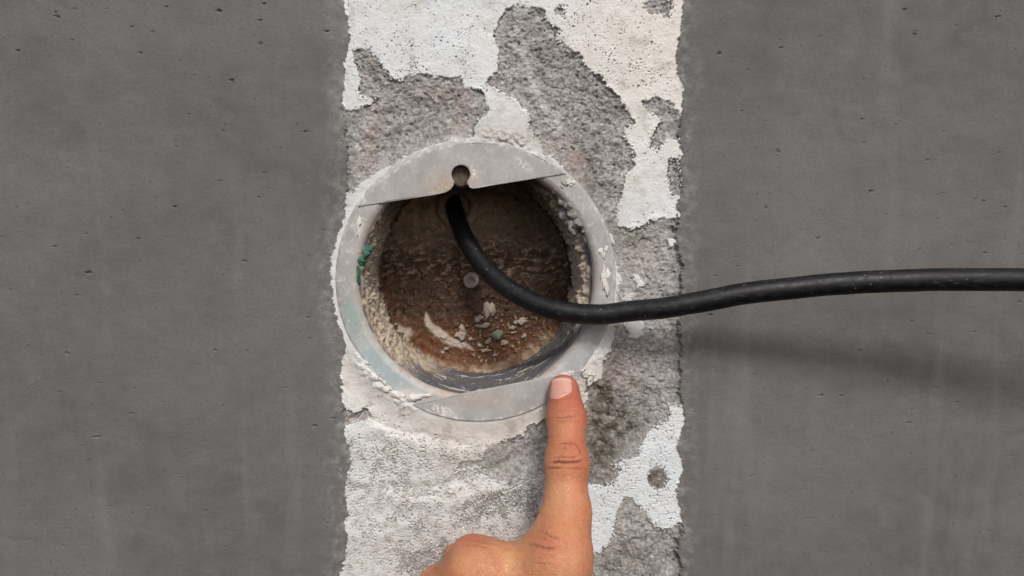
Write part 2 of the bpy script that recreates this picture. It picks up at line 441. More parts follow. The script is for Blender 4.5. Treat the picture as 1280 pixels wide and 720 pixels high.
def blob(x, y, rx, ry, a=0.0):
    c, s = math.cos(a), math.sin(a); dx = wx - x; dy = wy - y
    return np.exp(-(((dx * c + dy * s) / rx) ** 2 + ((-dx * s + dy * c) / ry) ** 2))
val = np.full(PX.shape, 40.0)
for poly in BARE:
    val = np.minimum(val, psdf(poly, wx, wy))
sp = np.full(PX.shape, 0.0)
sp_n = 12 * fbm(U / 3.2, V / 3.2, 4, 16)
for poly, q in SPECK:
    sp = np.maximum(sp, q * sstep(11, -13, psdf(poly, wx, wy) + sp_n))
for poly in WHITE:
    val = np.maximum(val, -psdf(poly, wx, wy))
side = np.maximum(438 - PX, PX - 842)
below = np.maximum(-PY, PY - 720)
sk = side - 7 + 16 * fbm(U / 22, V / 22, 5, 5, 0.62) + 4 * fbm(U / 2.0, V / 2.0, 3, 17)
sk = np.minimum(sk, (cd - R_OUT - 1.6) * 3 + 5 * fbm(U / 3, V / 3, 3, 18))
skim = sstep(-1.0, 1.0, sk)
fine = fbm(U / 0.85, V / 0.85, 3, 6, 0.6); mid = fbm(U / 4.0, V / 4.0, 4, 7)
spn = 0.5 * fbm(U / 0.62, V / 0.62, 2, 14) + 0.38 * fine + 0.5 * mid
val = np.where(sp > 0.02, np.minimum(val, (0.42 - 0.62 * sp - spn) * 14), val)
insp = sp > 0.1
rag = 0.8 + 2.2 * sstep(-0.15, 0.4, fbm(U / 15, V / 15, 3, 37) + 0.25 * (PX > 735) * (PY > 500))
val = val + 3.2 * fine * rag + 4.0 * mid + 2.2 * rag * fbm(U / 0.6, V / 0.6, 2, 8)
pit = fbm(U / 0.95, V / 0.95, 2, 9) + 0.35 * fbm(U / 14, V / 14, 3, 10)
val = np.where((pit > 0.58) & (val > 0), -1.5, val)            # pinholes in the coat
soft = sstep(-0.15, 0.4, fbm(U / 13, V / 13, 3, 19)) * (1 - blob(765, 120, 60, 70))
kw = 0.8 + 6.0 * soft
paint = np.where(sp > 0.1, sstep(-0.9, 0.9, val), sstep(-kw, kw, val))

# colours of the cement and the coat
damp = 0.35 * sstep(-14, 2, sk + 8 * mid)
pink = 0.55 * blob(462, 175, 12, 50, 0.25) + 0.5 * blob(578, 140, 10, 40, 0.1) + 0.7 * blob(720, 205, 14, 22) + 0.45 * blob(700, 180, 10, 16) + 0.5 * blob(778, 278, 12, 10) \
     + 0.3 * blob(545, 118, 30, 16) + 0.35 * blob(770, 430, 12, 30) + 0.45 * blob(765, 470, 30, 26) + 0.4 * blob(757, 530, 16, 40) + 0.35 * blob(565, 545, 70, 14, -0.1) + 0.3 * blob(445, 522, 14, 8) + 0.3 * blob(800, 320, 40, 30)
streakw = 0.75 * np.exp(-(ldist([(646, 22), (652, 60), (662, 90), (668, 112), (684, 140), (697, 165)], wx, wy) / 7.5) ** 2) + 0.55 * np.exp(-(ldist([(575, 100), (583, 130), (578, 160), (570, 172)], wx, wy) / 9) ** 2) \
     + 0.6 * np.exp(-(ldist([(470, 135), (458, 170), (445, 215)], wx, wy) / 12) ** 2) + 0.5 * blob(700, 170, 14, 20) + 0.5 * blob(805, 335, 45, 45) + 0.4 * blob(830, 280, 12, 14) + 0.35 * blob(820, 430, 30, 60)
dust = np.clip(streakw * (0.75 + 0.6 * mid), 0, 0.9)
dust = np.maximum(dust, (0.55 + 0.4 * soft) * sstep(-16, -1, val + 6 * mid) * sstep(-0.25, 0.3, fine + 0.5 * mid) * (val < 0))
dust = np.maximum(dust, 0.22 * sstep(0.12, 0.3, sp) * (0.6 + 0.5 * mid))
pink = np.clip(pink * (0.8 + 0.9 * mid), 0, 0.9)
green = np.clip(0.5 * blob(572, 568, 12, 6) + 0.35 * blob(640, 640, 40, 22) + 0.25 * blob(760, 550, 20, 30) + 0.3 * blob(610, 580, 20, 8), 0, 0.6) * (0.7 + mid)
grime_shade = np.clip(1.2 * blob(752, 500, 17, 28) + 1.2 * blob(752, 565, 19, 40) + 0.9 * blob(780, 530, 26, 24) + 1.3 * blob(821, 597, 13, 13) + 0.7 * blob(755, 615, 18, 14) + 0.6 * blob(740, 225, 10, 26) + 0.7 * blob(765, 285, 14, 12)
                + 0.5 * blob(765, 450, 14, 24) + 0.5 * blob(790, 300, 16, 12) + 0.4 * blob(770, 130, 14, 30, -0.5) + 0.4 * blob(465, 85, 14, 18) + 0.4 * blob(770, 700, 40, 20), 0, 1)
grime_shade = np.clip(grime_shade * (0.75 + 1.2 * mid + 0.5 * fine), 0, 0.95)  # brown-green staining, plus shade painted into the hollows and under overhanging coat edges
warm = np.clip(0.25 + sstep(560, 830, PX) * 0.75 * sstep(330, 60, PY) - 0.7 * sstep(500, 640, PY) * sstep(650, 760, PX) + 0.25 * fbm(U / 20, V / 20, 3, 12)
               + 0.6 * np.exp(-((cd - 66) / 9.0) ** 2) * sstep(0, -0.5, np.sin(ang)), 0, 1)
dirt = np.clip(0.9 * blob(632, 172, 40, 9, 0.15) + 0.5 * sstep(0.1, 0.55, fbm(U / 9, V / 9, 5, 13)) + 0.35 * np.exp(-((cd - 62) / 5.0) ** 2) + 0.45 * sstep(530, 580, PY) * (PX < 700) * (0.8 + 1.2 * mid), 0, 0.8) * (1 - 0.7 * sstep(500, 540, PY) * (PX > 730))

# relief, millimetres: sand grains and pits of the bare cement
qx = U + 0.35 * fine; qy = V + 0.35 * fbm(U / 0.9, V / 0.9, 2, 15)
c1, i1 = cells(qx / 1.05, qy / 1.05, 500); c2, i2 = cells(qx / 2.1, qy / 2.1, 510); c3, i3 = cells(qx / 3.6, qy / 3.6, 520)
grains = 0.42 * (0.55 - c1) * (0.4 + 0.9 * i1) + 0.75 * np.clip(0.42 - c2, 0, 1) * (i2 > 0.55) - 1.5 * np.clip(0.36 - c2, 0, 1) * (i2 < 0.22) - 1.9 * np.clip(0.30 - c3, 0, 1) * (i3 < 0.30)
grains = grains * (1 - 0.55 * damp)
rough_amt = 1 - 0.62 * damp
deep = sstep(-2, -22, val)
bare_w = (-0.5 - 0.75 * deep) * (1 - 0.7 * soft) + 1.15 * fbm(U / 6, V / 6, 4, 20) + 0.45 * fbm(U / 2.2, V / 2.2, 4, 21, 0.6) + grains \
       - 1.0 * sstep(0.3, 0.62, fbm(U / 2.6, V / 2.6, 3, 23)) + 0.5 * streakw
bare_w = (bare_w * rough_amt - 0.3 * damp) * (1 - 0.6 * sstep(0.1, 0.4, sp))
coat_w = 0.35 + 0.22 * fbm(U / 5, V / 5, 4, 24) + 0.09 * fbm(U / 1.0, V / 1.0, 2, 25)
large = 0.9 * fbm(U / 32, V / 32, 3, 26)
# soft folds of hand-smoothed mortar under the frame
fold = 1.9 * np.exp(-(ldist([(440, 596), (500, 626), (560, 630), (610, 616), (650, 598), (690, 575)], wx, wy) / 9) ** 2)
fold -= 1.7 * np.exp(-(ldist([(455, 612), (510, 612), (560, 607), (610, 590), (660, 566)], wx, wy) / 7) ** 2)
fold += 1.5 * np.exp(-(ldist([(470, 535), (520, 556), (560, 566), (610, 560)], wx, wy) / 10) ** 2)
fold -= 1.2 * np.exp(-(ldist([(462, 522), (500, 540), (540, 545), (580, 556)], wx, wy) / 5) ** 2)
fold += 1.0 * np.exp(-(ldist([(440, 668), (500, 660), (560, 650)], wx, wy) / 12) ** 2)
fold -= 1.6 * np.exp(-(ldist([(438, 524), (452, 518), (464, 508)], wx, wy) / 4.5) ** 2)
fold -= 1.8 * np.exp(-(ldist([(735, 200), (744, 226), (758, 240), (762, 252)], wx, wy) / 3.0) ** 2)       # crack in the bare cement
fold += 1.5 * np.exp(-(ldist([(750, 190), (760, 222), (775, 232)], wx, wy) / 10) ** 2)
fold -= 3.2 * blob(752, 500, 12, 14) + 3.4 * blob(748, 570, 12, 24) + 1.5 * blob(772, 520, 8, 10)
fold += 0.9 * blob(690, 60, 20, 20) - 1.0 * np.exp(-(ldist([(614, 40), (632, 12)], wx, wy) / 6) ** 2)
lift = 0.3 * sstep(6, 0.5, np.abs(val)) * (val > 0) * (val < 6) * sstep(0.1, 0.0, sp)                                       # the coat curls up a little at its edge
h = (bare_w * (1 - paint) + (coat_w + lift) * paint) + large + 0.48 * fold
# near the frame the wall is brought level with it; a little mortar laps over its rim here and there
near = np.exp(-((cd - R_OUT) / 5.0) ** 2 * 0.8)
lap = np.zeros(PX.shape)
for (qx, qy, qr, qa) in [(612, 174, 10, 1.8), (634, 177, 13, 2.2), (656, 184, 8, 1.4), (735, 478, 8, 2.0), (752, 446, 10, 1.2), (480, 470, 16, 1.6), (505, 505, 12, 1.4), (458, 452, 14, 1.3)]:
    lap += qa * np.exp(-((PX - qx) ** 2 + (PY - qy) ** 2) / (2.0 * qr * qr))
lap = 0.8 * lap * (0.7 + 1.0 * fbm(U / 2, V / 2, 3, 30))
tw = 0.5 * U + 0.86 * V + 14 * fbm(U / 60, V / 60, 3, 27)
trowel = 0.22 * fbm(U / 30, V / 22, 5, 28, 0.55) + 0.05 * fbm(U / 40, tw / 2.2, 3, 29) * sstep(-0.1, 0.4, fbm(U / 40, V / 30, 3, 36)) + 0.5 * np.clip(0.12 - np.abs(fbm(U / 50, V / 50, 4, 33)), 0, 1) * -2
gouge = -0.8 * sstep(0.50, 0.62, fbm(U / 5, V / 3.2, 4, 34)) + 0.05 * fbm(U / 0.9, V / 0.9, 2, 35)
h = h * (1 - skim) + skim * (1.05 + 0.7 * large + trowel + gouge + 0.25 * mid * sstep(12, 1, sk))
h = h * (1 - 0.75 * near) + near * (0.25 + 0.8 * sstep(-0.2, -0.6, np.sin(ang)) + 0.35 * mid + 0.9 * lap)
zz = h
WCO = W3(np.stack([U, V, zz], -1)).reshape(-1, 3)
FQ = quads(len(ay), len(ax))[:, ::-1]
fc_r = cd.ravel()[FQ].mean(1)
fc_lap = lap.ravel()[FQ].mean(1)
keep = fc_r > R_OUT - 0.5 - np.clip(1.15 * fc_lap, 0, 2.6)
fskim = skim.ravel()[FQ].mean(1) > 0.5
fpaint = (paint.ravel()[FQ].mean(1) > 0.5) & ~fskim
attrs = {'damp': damp.ravel(), 'pink': pink.ravel(), 'dust': dust.ravel(), 'green': green.ravel(), 'grime_shade': grime_shade.ravel(), 'sk': np.clip(sk / 40, 0, 1).ravel(), 'warm': warm.ravel(), 'dirt': dirt.ravel()}
wall = thing('weathered_wall', 'weathered wall of bare grey cement under peeling white paint, round the plastic frame', 'wall')
co_, f_, a_ = submesh(WCO, FQ, keep & ~fpaint & ~fskim, {k: attrs[k] for k in ('damp', 'pink', 'dust', 'green', 'grime_shade')})
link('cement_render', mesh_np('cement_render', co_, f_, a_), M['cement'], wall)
fcx = U.ravel()[FQ].mean(1)
for sel in (fskim & (fcx < 0), fskim & (fcx > 0)):
    co_, f_, a_ = submesh(WCO, FQ, keep & sel, {'sk': attrs['sk']})
    link('smooth_render', mesh_np('smooth_render', co_, f_, a_), M['skim'], wall)
# the coat: every separate scab of paint that is large enough is a part, the flecks are one part
nr, nc = len(ay) - 1, len(ax) - 1
pm = (keep & fpaint).reshape(nr, nc)
labs = np.zeros((nr, nc), np.int32); cur = 0
todo = pm.copy()
pmf = todo.ravel(); lf = labs.ravel()
todo_l = bytearray(pmf.astype(np.uint8).tobytes())
lab_l = [0] * (nr * nc)
for start in np.flatnonzero(pmf).tolist():
    if not todo_l[start]:
        continue
    cur += 1; st = [start]; todo_l[start] = 0
    while st:
        i = st.pop(); lab_l[i] = cur
        c = i % nc
        for j in ((i - 1) if c else -1, (i + 1) if c < nc - 1 else -1, i - nc, i + nc):
            if 0 <= j < nr * nc and todo_l[j]:
                todo_l[j] = 0; st.append(j)
lab = np.array(lab_l, np.int32)
cnt = np.bincount(lab); cnt[0] = 0
big = [int(k) for k in np.argsort(-cnt) if cnt[k] >= 260][:40]
pa = {k: attrs[k] for k in ('warm', 'dirt')}
for k in big:
    co_, f_, a_ = submesh(WCO, FQ, lab == k, pa)
    link('paint_layer', mesh_np('paint_layer', co_, f_, a_), M['paint'], wall)
small = (lab > 0) & ~np.isin(lab, big)
if small.any():
    co_, f_, a_ = submesh(WCO, FQ, small, pa)
    o = link('paint_flecks', mesh_np('paint_flecks', co_, f_, a_), M['paint'], wall); o['kind'] = 'stuff'
# the body of the wall behind its face
gi = np.arange(len(ay) * len(ax)).reshape(len(ay), len(ax))
loop = np.concatenate([gi[0, :-1], gi[:-1, -1], gi[-1, :0:-1], gi[:0:-1, 0]])
ft = WCO[loop]; bk = ft.copy(); bk[:, 1] = 0.12
n = len(loop); i = np.arange(n); j = (i + 1) % n
sk = mesh_np('masonry', np.concatenate([ft, bk]), np.stack([i, j, j + n, i + n], -1),
             {'damp': np.ones(2 * n), 'pink': np.zeros(2 * n), 'dust': np.zeros(2 * n), 'green': np.zeros(2 * n), 'grime_shade': np.zeros(2 * n)}, False)
bm = bmesh.new(); bm.from_mesh(sk); bm.verts.ensure_lookup_table()
bm.faces.new([bm.verts[q + n] for q in range(n)]); bm.to_mesh(sk); bm.free()
link('masonry', sk, M['cement'], wall)

# ------------------------------------------------------------------ the round niche
niche = thing('round_niche', 'round grey plastic wall niche with an open muddy inside and two flat lips', 'niche')
C2 = P(CPX, CPY, 1.5)
cu, cv = float(C2[0]), float(C2[1])
NT = 540
th = np.linspace(0, 2 * math.pi, NT, endpoint=False)
def lathe(prof, wob=0.0, seed=0):
    prof = np.array(prof, float)
    T, Rr = np.meshgrid(th, prof[:, 0]); Wd = np.repeat(prof[:, 1][:, None], NT, 1)
    return T, Rr, Wd
# flange: a flat rim with rounded edges
R_IN = 47.6
prof = [(R_IN - 0.1, -4)]
prof += [(R_IN - 0.1, -1.6), (R_IN + 0.15, -0.4), (R_IN + 0.7, 0.5), (R_IN + 1.5, 1.05)]
prof += [(r, 1.4 + 0.12 * math.sin((r - R_IN) / 9.0 * math.pi)) for r in np.linspace(R_IN + 2.4, R_OUT - 1.4, 14)]
prof += [(R_OUT - 0.7, 1.2), (R_OUT - 0.2, 0.75), (R_OUT, 0.0), (R_OUT, -7)]
T, Rr, Wd = lathe(prof)
xs = Rr * np.cos(T); ys = Rr * np.sin(T)
Wd = Wd + 0.10 * fbm(xs / 6, ys / 6, 3, 40) + 0.05 * fbm(xs / 1.2, ys / 1.2, 2, 41)
Rr = Rr + 0.15 * fbm(xs / 10, ys / 10 + Wd / 8, 3, 42)
uu, vv = cu + Rr * np.cos(T), cv + Rr * np.sin(T)
fx, fy = pix(uu, vv, Wd)
wob = fbm(uu / 3, vv / 3, 4, 43)
blue = sstep(400, 450, fy + 20 * wob) * sstep(560, 480, fx) * 0.9 + 0.45 * sstep(415, 440, fy) * sstep(640, 700, fx)
gr_ = np.clip(np.exp(-(((fx - 442) / 14) ** 2 + ((fy - 395) / 22) ** 2)) * 0.8 + 0.25 * np.exp(-((fy - 450) / 30) ** 2) * (fx < 500), 0, 1) * (0.8 + 0.8 * wob)
ru = 0.4 * sstep(0.35, 0.6, wob) + 0.8 * sstep(2.5, 0.5, Rr - R_IN) * sstep(0.0, 0.3, wob + 0.15)
chk = sstep(0.30, 0.42, fbm(uu / 2.2, vv / 2.2, 4, 44)) * 0.55 + sstep(2.2, 0.3, R_OUT - Rr) * sstep(-0.1, 0.25, wob) * 0.7 \
    + np.exp(-(((fx - 505) / 26) ** 2 + ((fy - 492) / 7) ** 2)) * 0.9 + np.exp(-(((fx - 448) / 4) ** 2 + ((fy - 282) / 12) ** 2)) + sstep(455, 438, fx) * sstep(420, 440, fy) * 0.5
fl_at = {'blue': np.clip(blue, 0, 1).ravel(), 'green': np.clip(gr_, 0, 1).ravel(), 'rust': np.clip(ru, 0, 1).ravel(), 'chalk': np.clip(chk, 0, 1).ravel()}
flange = link('flange', mesh_np('flange', W3(np.stack([uu, vv, Wd], -1)).reshape(-1, 3), quads(len(prof), NT, True), fl_at), M['pvc'], niche)

# bore: tube with crusts of mortar
DEPTH = 40.0
ws = np.concatenate([np.linspace(0.2, -8, 24), np.linspace(-8.4, -DEPTH - 1, 66)])
T, Wd = np.meshgrid(th, ws)
deg = np.degrees(T)
def amask(c, half, soft): 
    d = np.abs((deg - c + 180) % 360 - 180)
    return sstep(half + soft, half - soft, d)
q = R_IN * T
n_l = fbm(np.cos(T) * 9, np.sin(T) * 9 + Wd / 5, 4, 50); n_s = fbm(q / 2.6, Wd / 2.2, 4, 51, 0.6)
left_c = amask(188, 44, 12); right_c = amask(18, 44, 12); bot = amask(275, 48, 18); top_c = amask(90, 50, 20)
edge_l = 1.0 + 2.5 * (n_l + 0.2)
crust = np.maximum(left_c * sstep(0.4, -1.2, Wd + 2 * n_l), right_c * sstep(-1.2, -3.6, Wd + 3 * n_l))
crust = np.maximum(crust, bot * sstep(-33, -38, Wd + 7 * n_l))
crust = np.maximum(crust, top_c * 0.5)
crust = np.maximum(crust, amask(226, 20, 10) * sstep(-14, -19, Wd + 6 * n_l))
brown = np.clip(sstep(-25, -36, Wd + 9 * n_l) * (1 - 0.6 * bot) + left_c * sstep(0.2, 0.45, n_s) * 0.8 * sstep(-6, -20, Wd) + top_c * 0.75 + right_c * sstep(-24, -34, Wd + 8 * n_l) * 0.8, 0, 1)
sw = fbm(T * 4 + 0.5 * n_l, Wd / 2.4 + 1.2 * n_l, 5, 52, 0.62)
stre = 0.9 * sstep(0.24, 0.40, sw + 0.45 * fbm(T * 3.2, Wd / 6, 3, 55)) * (1 - crust) + 0.55 * amask(318, 14, 8) * sstep(-6, 0.0, Wd) * 0.6
Rb = R_IN - 0.3 - 0.03 * (-Wd) - crust * (0.25 + 1.3 * (n_l + 0.2) + 0.5 * n_s) - 0.55 * sw - 0.2 * n_s
Rb -= right_c * 2.2 * sstep(-1, -5, Wd) * (1 + 1.3 * n_s) + left_c * 0.5 * sstep(-2, -8, Wd) * (0.6 + n_s) + 1.3 * left_c * sstep(0.1, 0.5, n_s) * sstep(0, -3, Wd)
rise = (0.2 + 0.9 * left_c * (0.6 + n_l)) * sstep(-4, 0, Wd)
Wd = Wd - 0.9 + rise
Rb[0] = R_IN + 0.8; Wd[0] -= 0.5
uu, vv = cu + Rb * np.cos(T), cv + Rb * np.sin(T)
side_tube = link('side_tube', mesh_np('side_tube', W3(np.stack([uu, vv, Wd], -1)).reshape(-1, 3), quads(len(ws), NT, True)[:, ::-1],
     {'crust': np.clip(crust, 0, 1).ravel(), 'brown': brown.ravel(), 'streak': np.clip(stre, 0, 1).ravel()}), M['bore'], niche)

# back plate: uneven, ribbed with dried mud
rr = np.linspace(0.0, R_IN + 1.0, 150)
T, Rr = np.meshgrid(th, rr)
uu, vv = cu + Rr * np.cos(T), cv + Rr * np.sin(T)
w0 = np.full(uu.shape, -DEPTH)
bx, by = pix(uu, vv, w0)
nb = fbm(uu / 4, vv / 4, 4, 60); nf = fbm(uu / 1.1, vv / 1.1, 3, 61)
bwx = bx + 7 * nb + 3 * nf; bwy = by + 7 * fbm(uu / 4, vv / 4, 4, 62) + 3 * nf
ripple = fbm((uu + 3 * nb) / 4.2, (vv + 2.2 * nb) / 1.9, 4, 63, 0.6)
band = sstep(285, 310, bwy) * sstep(362, 338, bwy)
upper = sstep(335, 262, bwy)
mud = band * sstep(-0.1, 0.5, ripple) * 0.8 + upper * (0.78 + 0.7 * nb + 0.5 * nf) * sstep(660, 570, bwx) + upper * sstep(560, 640, bwx) * (0.22 + sstep(0.25, 0.45, nf) * 0.4)
cres = psdf([(532, 390), (540, 404), (552, 412), (562, 420), (585, 430), (592, 437), (575, 436), (552, 428), (537, 414), (530, 402)], bwx * 0.35 + bx * 0.65, bwy * 0.35 + by * 0.65)
rim = sstep(-6, 0, np.hypot(bwx - 590, bwy - 336) - 122) * sstep(400, 440, by)
leftm = psdf([(486, 402), (500, 405), (517, 412), (516, 425), (522, 438), (545, 448), (560, 462), (480, 462), (470, 410)], bwx, bwy)
chips = sstep(0.24, 0.38, fbm(uu / 1.7, vv / 1.7, 4, 64)) * np.clip(sstep(385, 405, by) * sstep(560, 610, bx) + 0.22 * sstep(330, 350, by), 0, 1)
pale = np.clip(0.9 * sstep(2, -2, cres) + 0.65 * chips + 0.5 * sstep(3, -4, leftm), 0, 1)
mud = np.clip(mud + 0.8 * rim * (0.7 + nb) + 0.7 * sstep(3, -4, leftm), 0, 1)
red = np.clip(sstep(385, 425, by + 10 * nb) * 0.9 + 0.5 * sstep(505, 480, bx) * sstep(330, 360, by), 0, 1)
wb = w0 + 0.55 * nb + 0.16 * nf + band * 1.0 * ripple + 0.45 * sstep(2, -2, cres) + 1.1 * chips + 2.0 * sstep(3, -4, leftm) + 1.4 * rim + 0.8 * sstep(0.2, 0.5, nb)
wb += 5.0 * sstep(40.5, 46.5, Rr + 1.5 * nb)
back_plate = link('back_plate', mesh_np('back_plate', W3(np.stack([uu, vv, wb], -1)).reshape(-1, 3), quads(len(rr), NT, True),
     {'mud': mud.ravel(), 'pale': pale.ravel(), 'red': red.ravel()}), M['back'], niche)

# flat lips of the frame: the upper one has a keyhole
def arc(a0, a1, n, r):
    return [(CPX + r * math.cos(a), CPY - r * math.sin(a)) for a in np.linspace(a0, a1, n)]
def aof(x, y): return math.atan2(CPY - y, x - CPX)
RL = 174.2
up = arc(aof(708, 217), aof(447, 258) if aof(447, 258) > 0 else aof(447, 258) + 2 * math.pi, 70, RL)
ch = [(447, 258), (480, 253.2), (520, 247.2), (546, 243.2), (557, 240.5), (564, 236), (567, 231)]
hole = [(576 + 11.6 * math.cos(a), 218 + 11.6 * math.sin(a)) for a in np.linspace(math.radians(132), math.radians(408), 26)]
ch2 = [(584.5, 230.5), (587, 234.5), (592, 236), (620, 231.0), (660, 224.6), (708, 217)]
upper_poly = up[1:-1] + ch + hole + ch2
lo = arc(aof(515, 505), aof(735, 462), 60, RL)
lower_poly = lo + [(730, 463), (690, 470.5), (640, 480.5), (580, 492)]
def plate(name, poly, w_front, thick, seed):
    poly = np.array(poly)
    p3 = P(poly[:, 0], poly[:, 1], w_front)
    bm = bmesh.new()
    vs = [bm.verts.new((a[0], -a[2], a[1])) for a in p3]
    f = bm.faces.new(vs)
    bm.normal_update()
    if f.normal.y > 0: f.normal_flip()
    bmesh.ops.triangulate(bm, faces=bm.faces[:])
    for _ in range(7):
        es = [e for e in bm.edges if e.calc_length() > 0.75]
        bmesh.ops.subdivide_edges(bm, edges=es, cuts=1)
        bmesh.ops.triangulate(bm, faces=bm.faces[:])
    for _ in range(2):
        bmesh.ops.beautify_fill(bm, faces=bm.faces[:], edges=[e for e in bm.edges if not e.is_boundary])
    border = [e for e in bm.edges if e.is_boundary]
    r = bmesh.ops.extrude_edge_only(bm, edges=border)
    for v in [g for g in r['geom'] if isinstance(g, bmesh.types.BMVert)]:
        v.co.y += thick
    for v in bm.verts:                      # soften the front edge and warp the plate a trace
        v.co.y += 0.05 * math.sin(v.co.x * 0.11 + seed) * math.cos(v.co.z * 0.13)
    sharp = [e for e in bm.edges if len(e.link_faces) == 2 and e.calc_face_angle(0) > 0.8]
    bmesh.ops.bevel(bm, geom=sharp, offset=0.32, segments=2, affect='EDGES', profile=0.6)
    bmesh.ops.scale(bm, vec=(MM, MM, MM), verts=bm.verts)
    for fa in bm.faces: fa.smooth = True
    bm.normal_update()
    me = bpy.data.meshes.new(name)
    bm.to_mesh(me); bm.free()
    co = np.zeros(len(me.vertices) * 3, np.float32); me.vertices.foreach_get('co', co); co = co.reshape(-1, 3) / MM
    x, y = pix(co[:, 0], co[:, 2], -co[:, 1])
    wn_ = fbm(x / 9, y / 9, 4, seed + 70)
    rust = 1.0 * np.exp(-(((x - 553) / 16) ** 2 + ((y - 231) / 14) ** 2)) * sstep(-0.5, 0.3, wn_) + 0.6 * np.exp(-(((x - 592) / 6) ** 2 + ((y - 222) / 14) ** 2)) \
         + 0.35 * np.exp(-(((x - 600) / 40) ** 2 + ((y - 500) / 12) ** 2)) + 0.3 * sstep(0.3, 0.6, wn_)
    fn_ = fbm(x / 4, y / 4, 4, seed + 75)
    chalk = 1.6 * np.exp(-(((x - 655) / 9) ** 2 + ((y - 206 - 0.7 * (x - 655)) / 4.5) ** 2)) * sstep(-0.1, 0.15, fn_) + 1.5 * np.exp(-(((x - 553) / 14) ** 2 + ((y - 513 - 0.3 * (x - 553)) / 5) ** 2)) * sstep(-0.15, 0.1, fn_) \
          + 0.8 * sstep(169.5, 173, np.hypot(x - CPX, y - CPY) + 2.5 * fn_) * sstep(0.0, 0.3, wn_) + 1.2 * np.exp(-(((x - 593) / 5) ** 2 + ((y - 216) / 9) ** 2)) * sstep(-0.1, 0.2, fn_)
    for nme, a in (('blue', 0.15 * (y > 400)), ('green', 0 * x), ('rust', np.clip(rust, 0, 1)), ('chalk', np.clip(chalk, 0, 1))):
        me.attributes.new(nme, 'FLOAT', 'POINT').data.foreach_set('value', np.asarray(a * np.ones(len(x)), np.float32))
    return link(name, me, M['pvc'], niche)
plate('upper_lip', upper_poly, 1.85, 1.1, 1)['label'] = 'upper flat lip with a keyhole in its straight edge'
plate('lower_lip', lower_poly, 1.85, 1.1, 2)['label'] = 'lower flat lip under the fingertip'

# lumps: irregular little bodies
def lump(name, px, py, w, rx, ry, rw, mat, parent, seed, rot=0.0, amp=0.35, label=None, sub=3):
    c = P(px, py, w)
    bm = bmesh.new()
    bmesh.ops.create_icosphere(bm, subdivisions=sub, radius=1.0)
    d = np.array([v.co[:] for v in bm.verts])
    k = 1 + amp * (fbm(d[:, 0] * 1.6 + d[:, 2] * 1.1 + seed * 3.7, d[:, 1] * 1.6 - d[:, 2] * 0.9, 3, 80 + seed) * 1.7)
    cs, sn = math.cos(rot), math.sin(rot)
    for v, q in zip(bm.verts, k):
        x, y, z = v.co * q
        x *= rx; y *= ry; z *= rw
        p = (c[0] + x * cs - y * sn, c[1] + x * sn + y * cs, c[2] + z)
        v.co = (p[0] * MM, -p[2] * MM, p[1] * MM)
    for f in bm.faces: f.smooth = True
    bmesh.ops.recalc_face_normals(bm, faces=bm.faces[:])
    me = bpy.data.meshes.new(name); bm.to_mesh(me); bm.free()
    o = link(name, me, M[mat], parent)
    if label: o['label'] = label
    return o
# mortar lumps caked inside the right rim and on the left
for k, (x, y, w, a, b, r) in enumerate([(714, 254, -0.6, 3.0, 3.8, 0.3), (720, 266, -0.8, 3.8, 3.0, 0.9), (727, 278, -0.8, 3.4, 2.8, 0.2), (706, 250, -2.0, 2.8, 4.2, 0.5), (717, 280, -2.5, 3.0, 3.6, 0.0),
                                       (733, 288, -1.2, 2.0, 1.6, 0.4), (697, 236, -0.8, 2.2, 1.4, 0.8), (703, 232, -0.2, 3.0, 1.3, 2.4), (708, 268, -4, 3.0, 3.4, 0.2)]):
    lump('mortar_lump', x, y, w, a, b, 1.9, 'grey', side_tube, k, r, 0.5)
for k, (x, y, w, a, b, r) in enumerate([(497, 494, 1.4, 3.6, 1.5, 2.7), (518, 497, 1.6, 3.6, 1.4, 0.15), (481, 486, 1.2, 2.4, 1.3, 2.4), (533, 494, 1.2, 2.6, 0.9, 0.2)]):
    lump('mortar_lump', x, y, w, a, b, 0.9, 'chalk', flange, 20 + k, r, 0.45)
# white splashes on the frame
for k, (x, y, w, a, b, r) in enumerate([(712, 229, 1.47, 1.9, 1.47, 0.3), (757, 350, 1.47, 1.6, 4.6, 0.05), (752, 316, 1.47, 0.9, 2.2, 0.6), (757, 312, 1.47, 0.8, 1.47, -0.5), 
                                       (765, 300, 1.0, 0.6, 2.2, 0.25), (448, 281, 1.47, 1.0, 3.4, -0.2), (701, 470, 2.0, 2.4, 1.0, 0.5), (712, 467, 2.0, 1.6, 1.2, 0.2), (737, 474, 2.0, 1.4, 3.0, -0.4), (735, 468, 2.3, 1.8, 1.1, 0.3)]):
    lump('white_splash', x, y, w, a, b, 0.2, 'chalk', flange, 40 + k, r, 0.95)
# green paint stuck in the left of the niche
for k, (x, y, w, a, b, r) in enumerate([(456, 317, -1.2, 2.8, 1.9, 0.9), (451, 326, -0.5, 1.7, 2.0, 0.4), (461, 310, -1.8, 1.9, 1.5, 0.1), (448, 342, 0.0, 0.8, 3.4, 0.05)]):
    lump('green_paint_lump', x, y, w, a, b, 1.3, 'green', niche, 60 + k, r, 0.5)
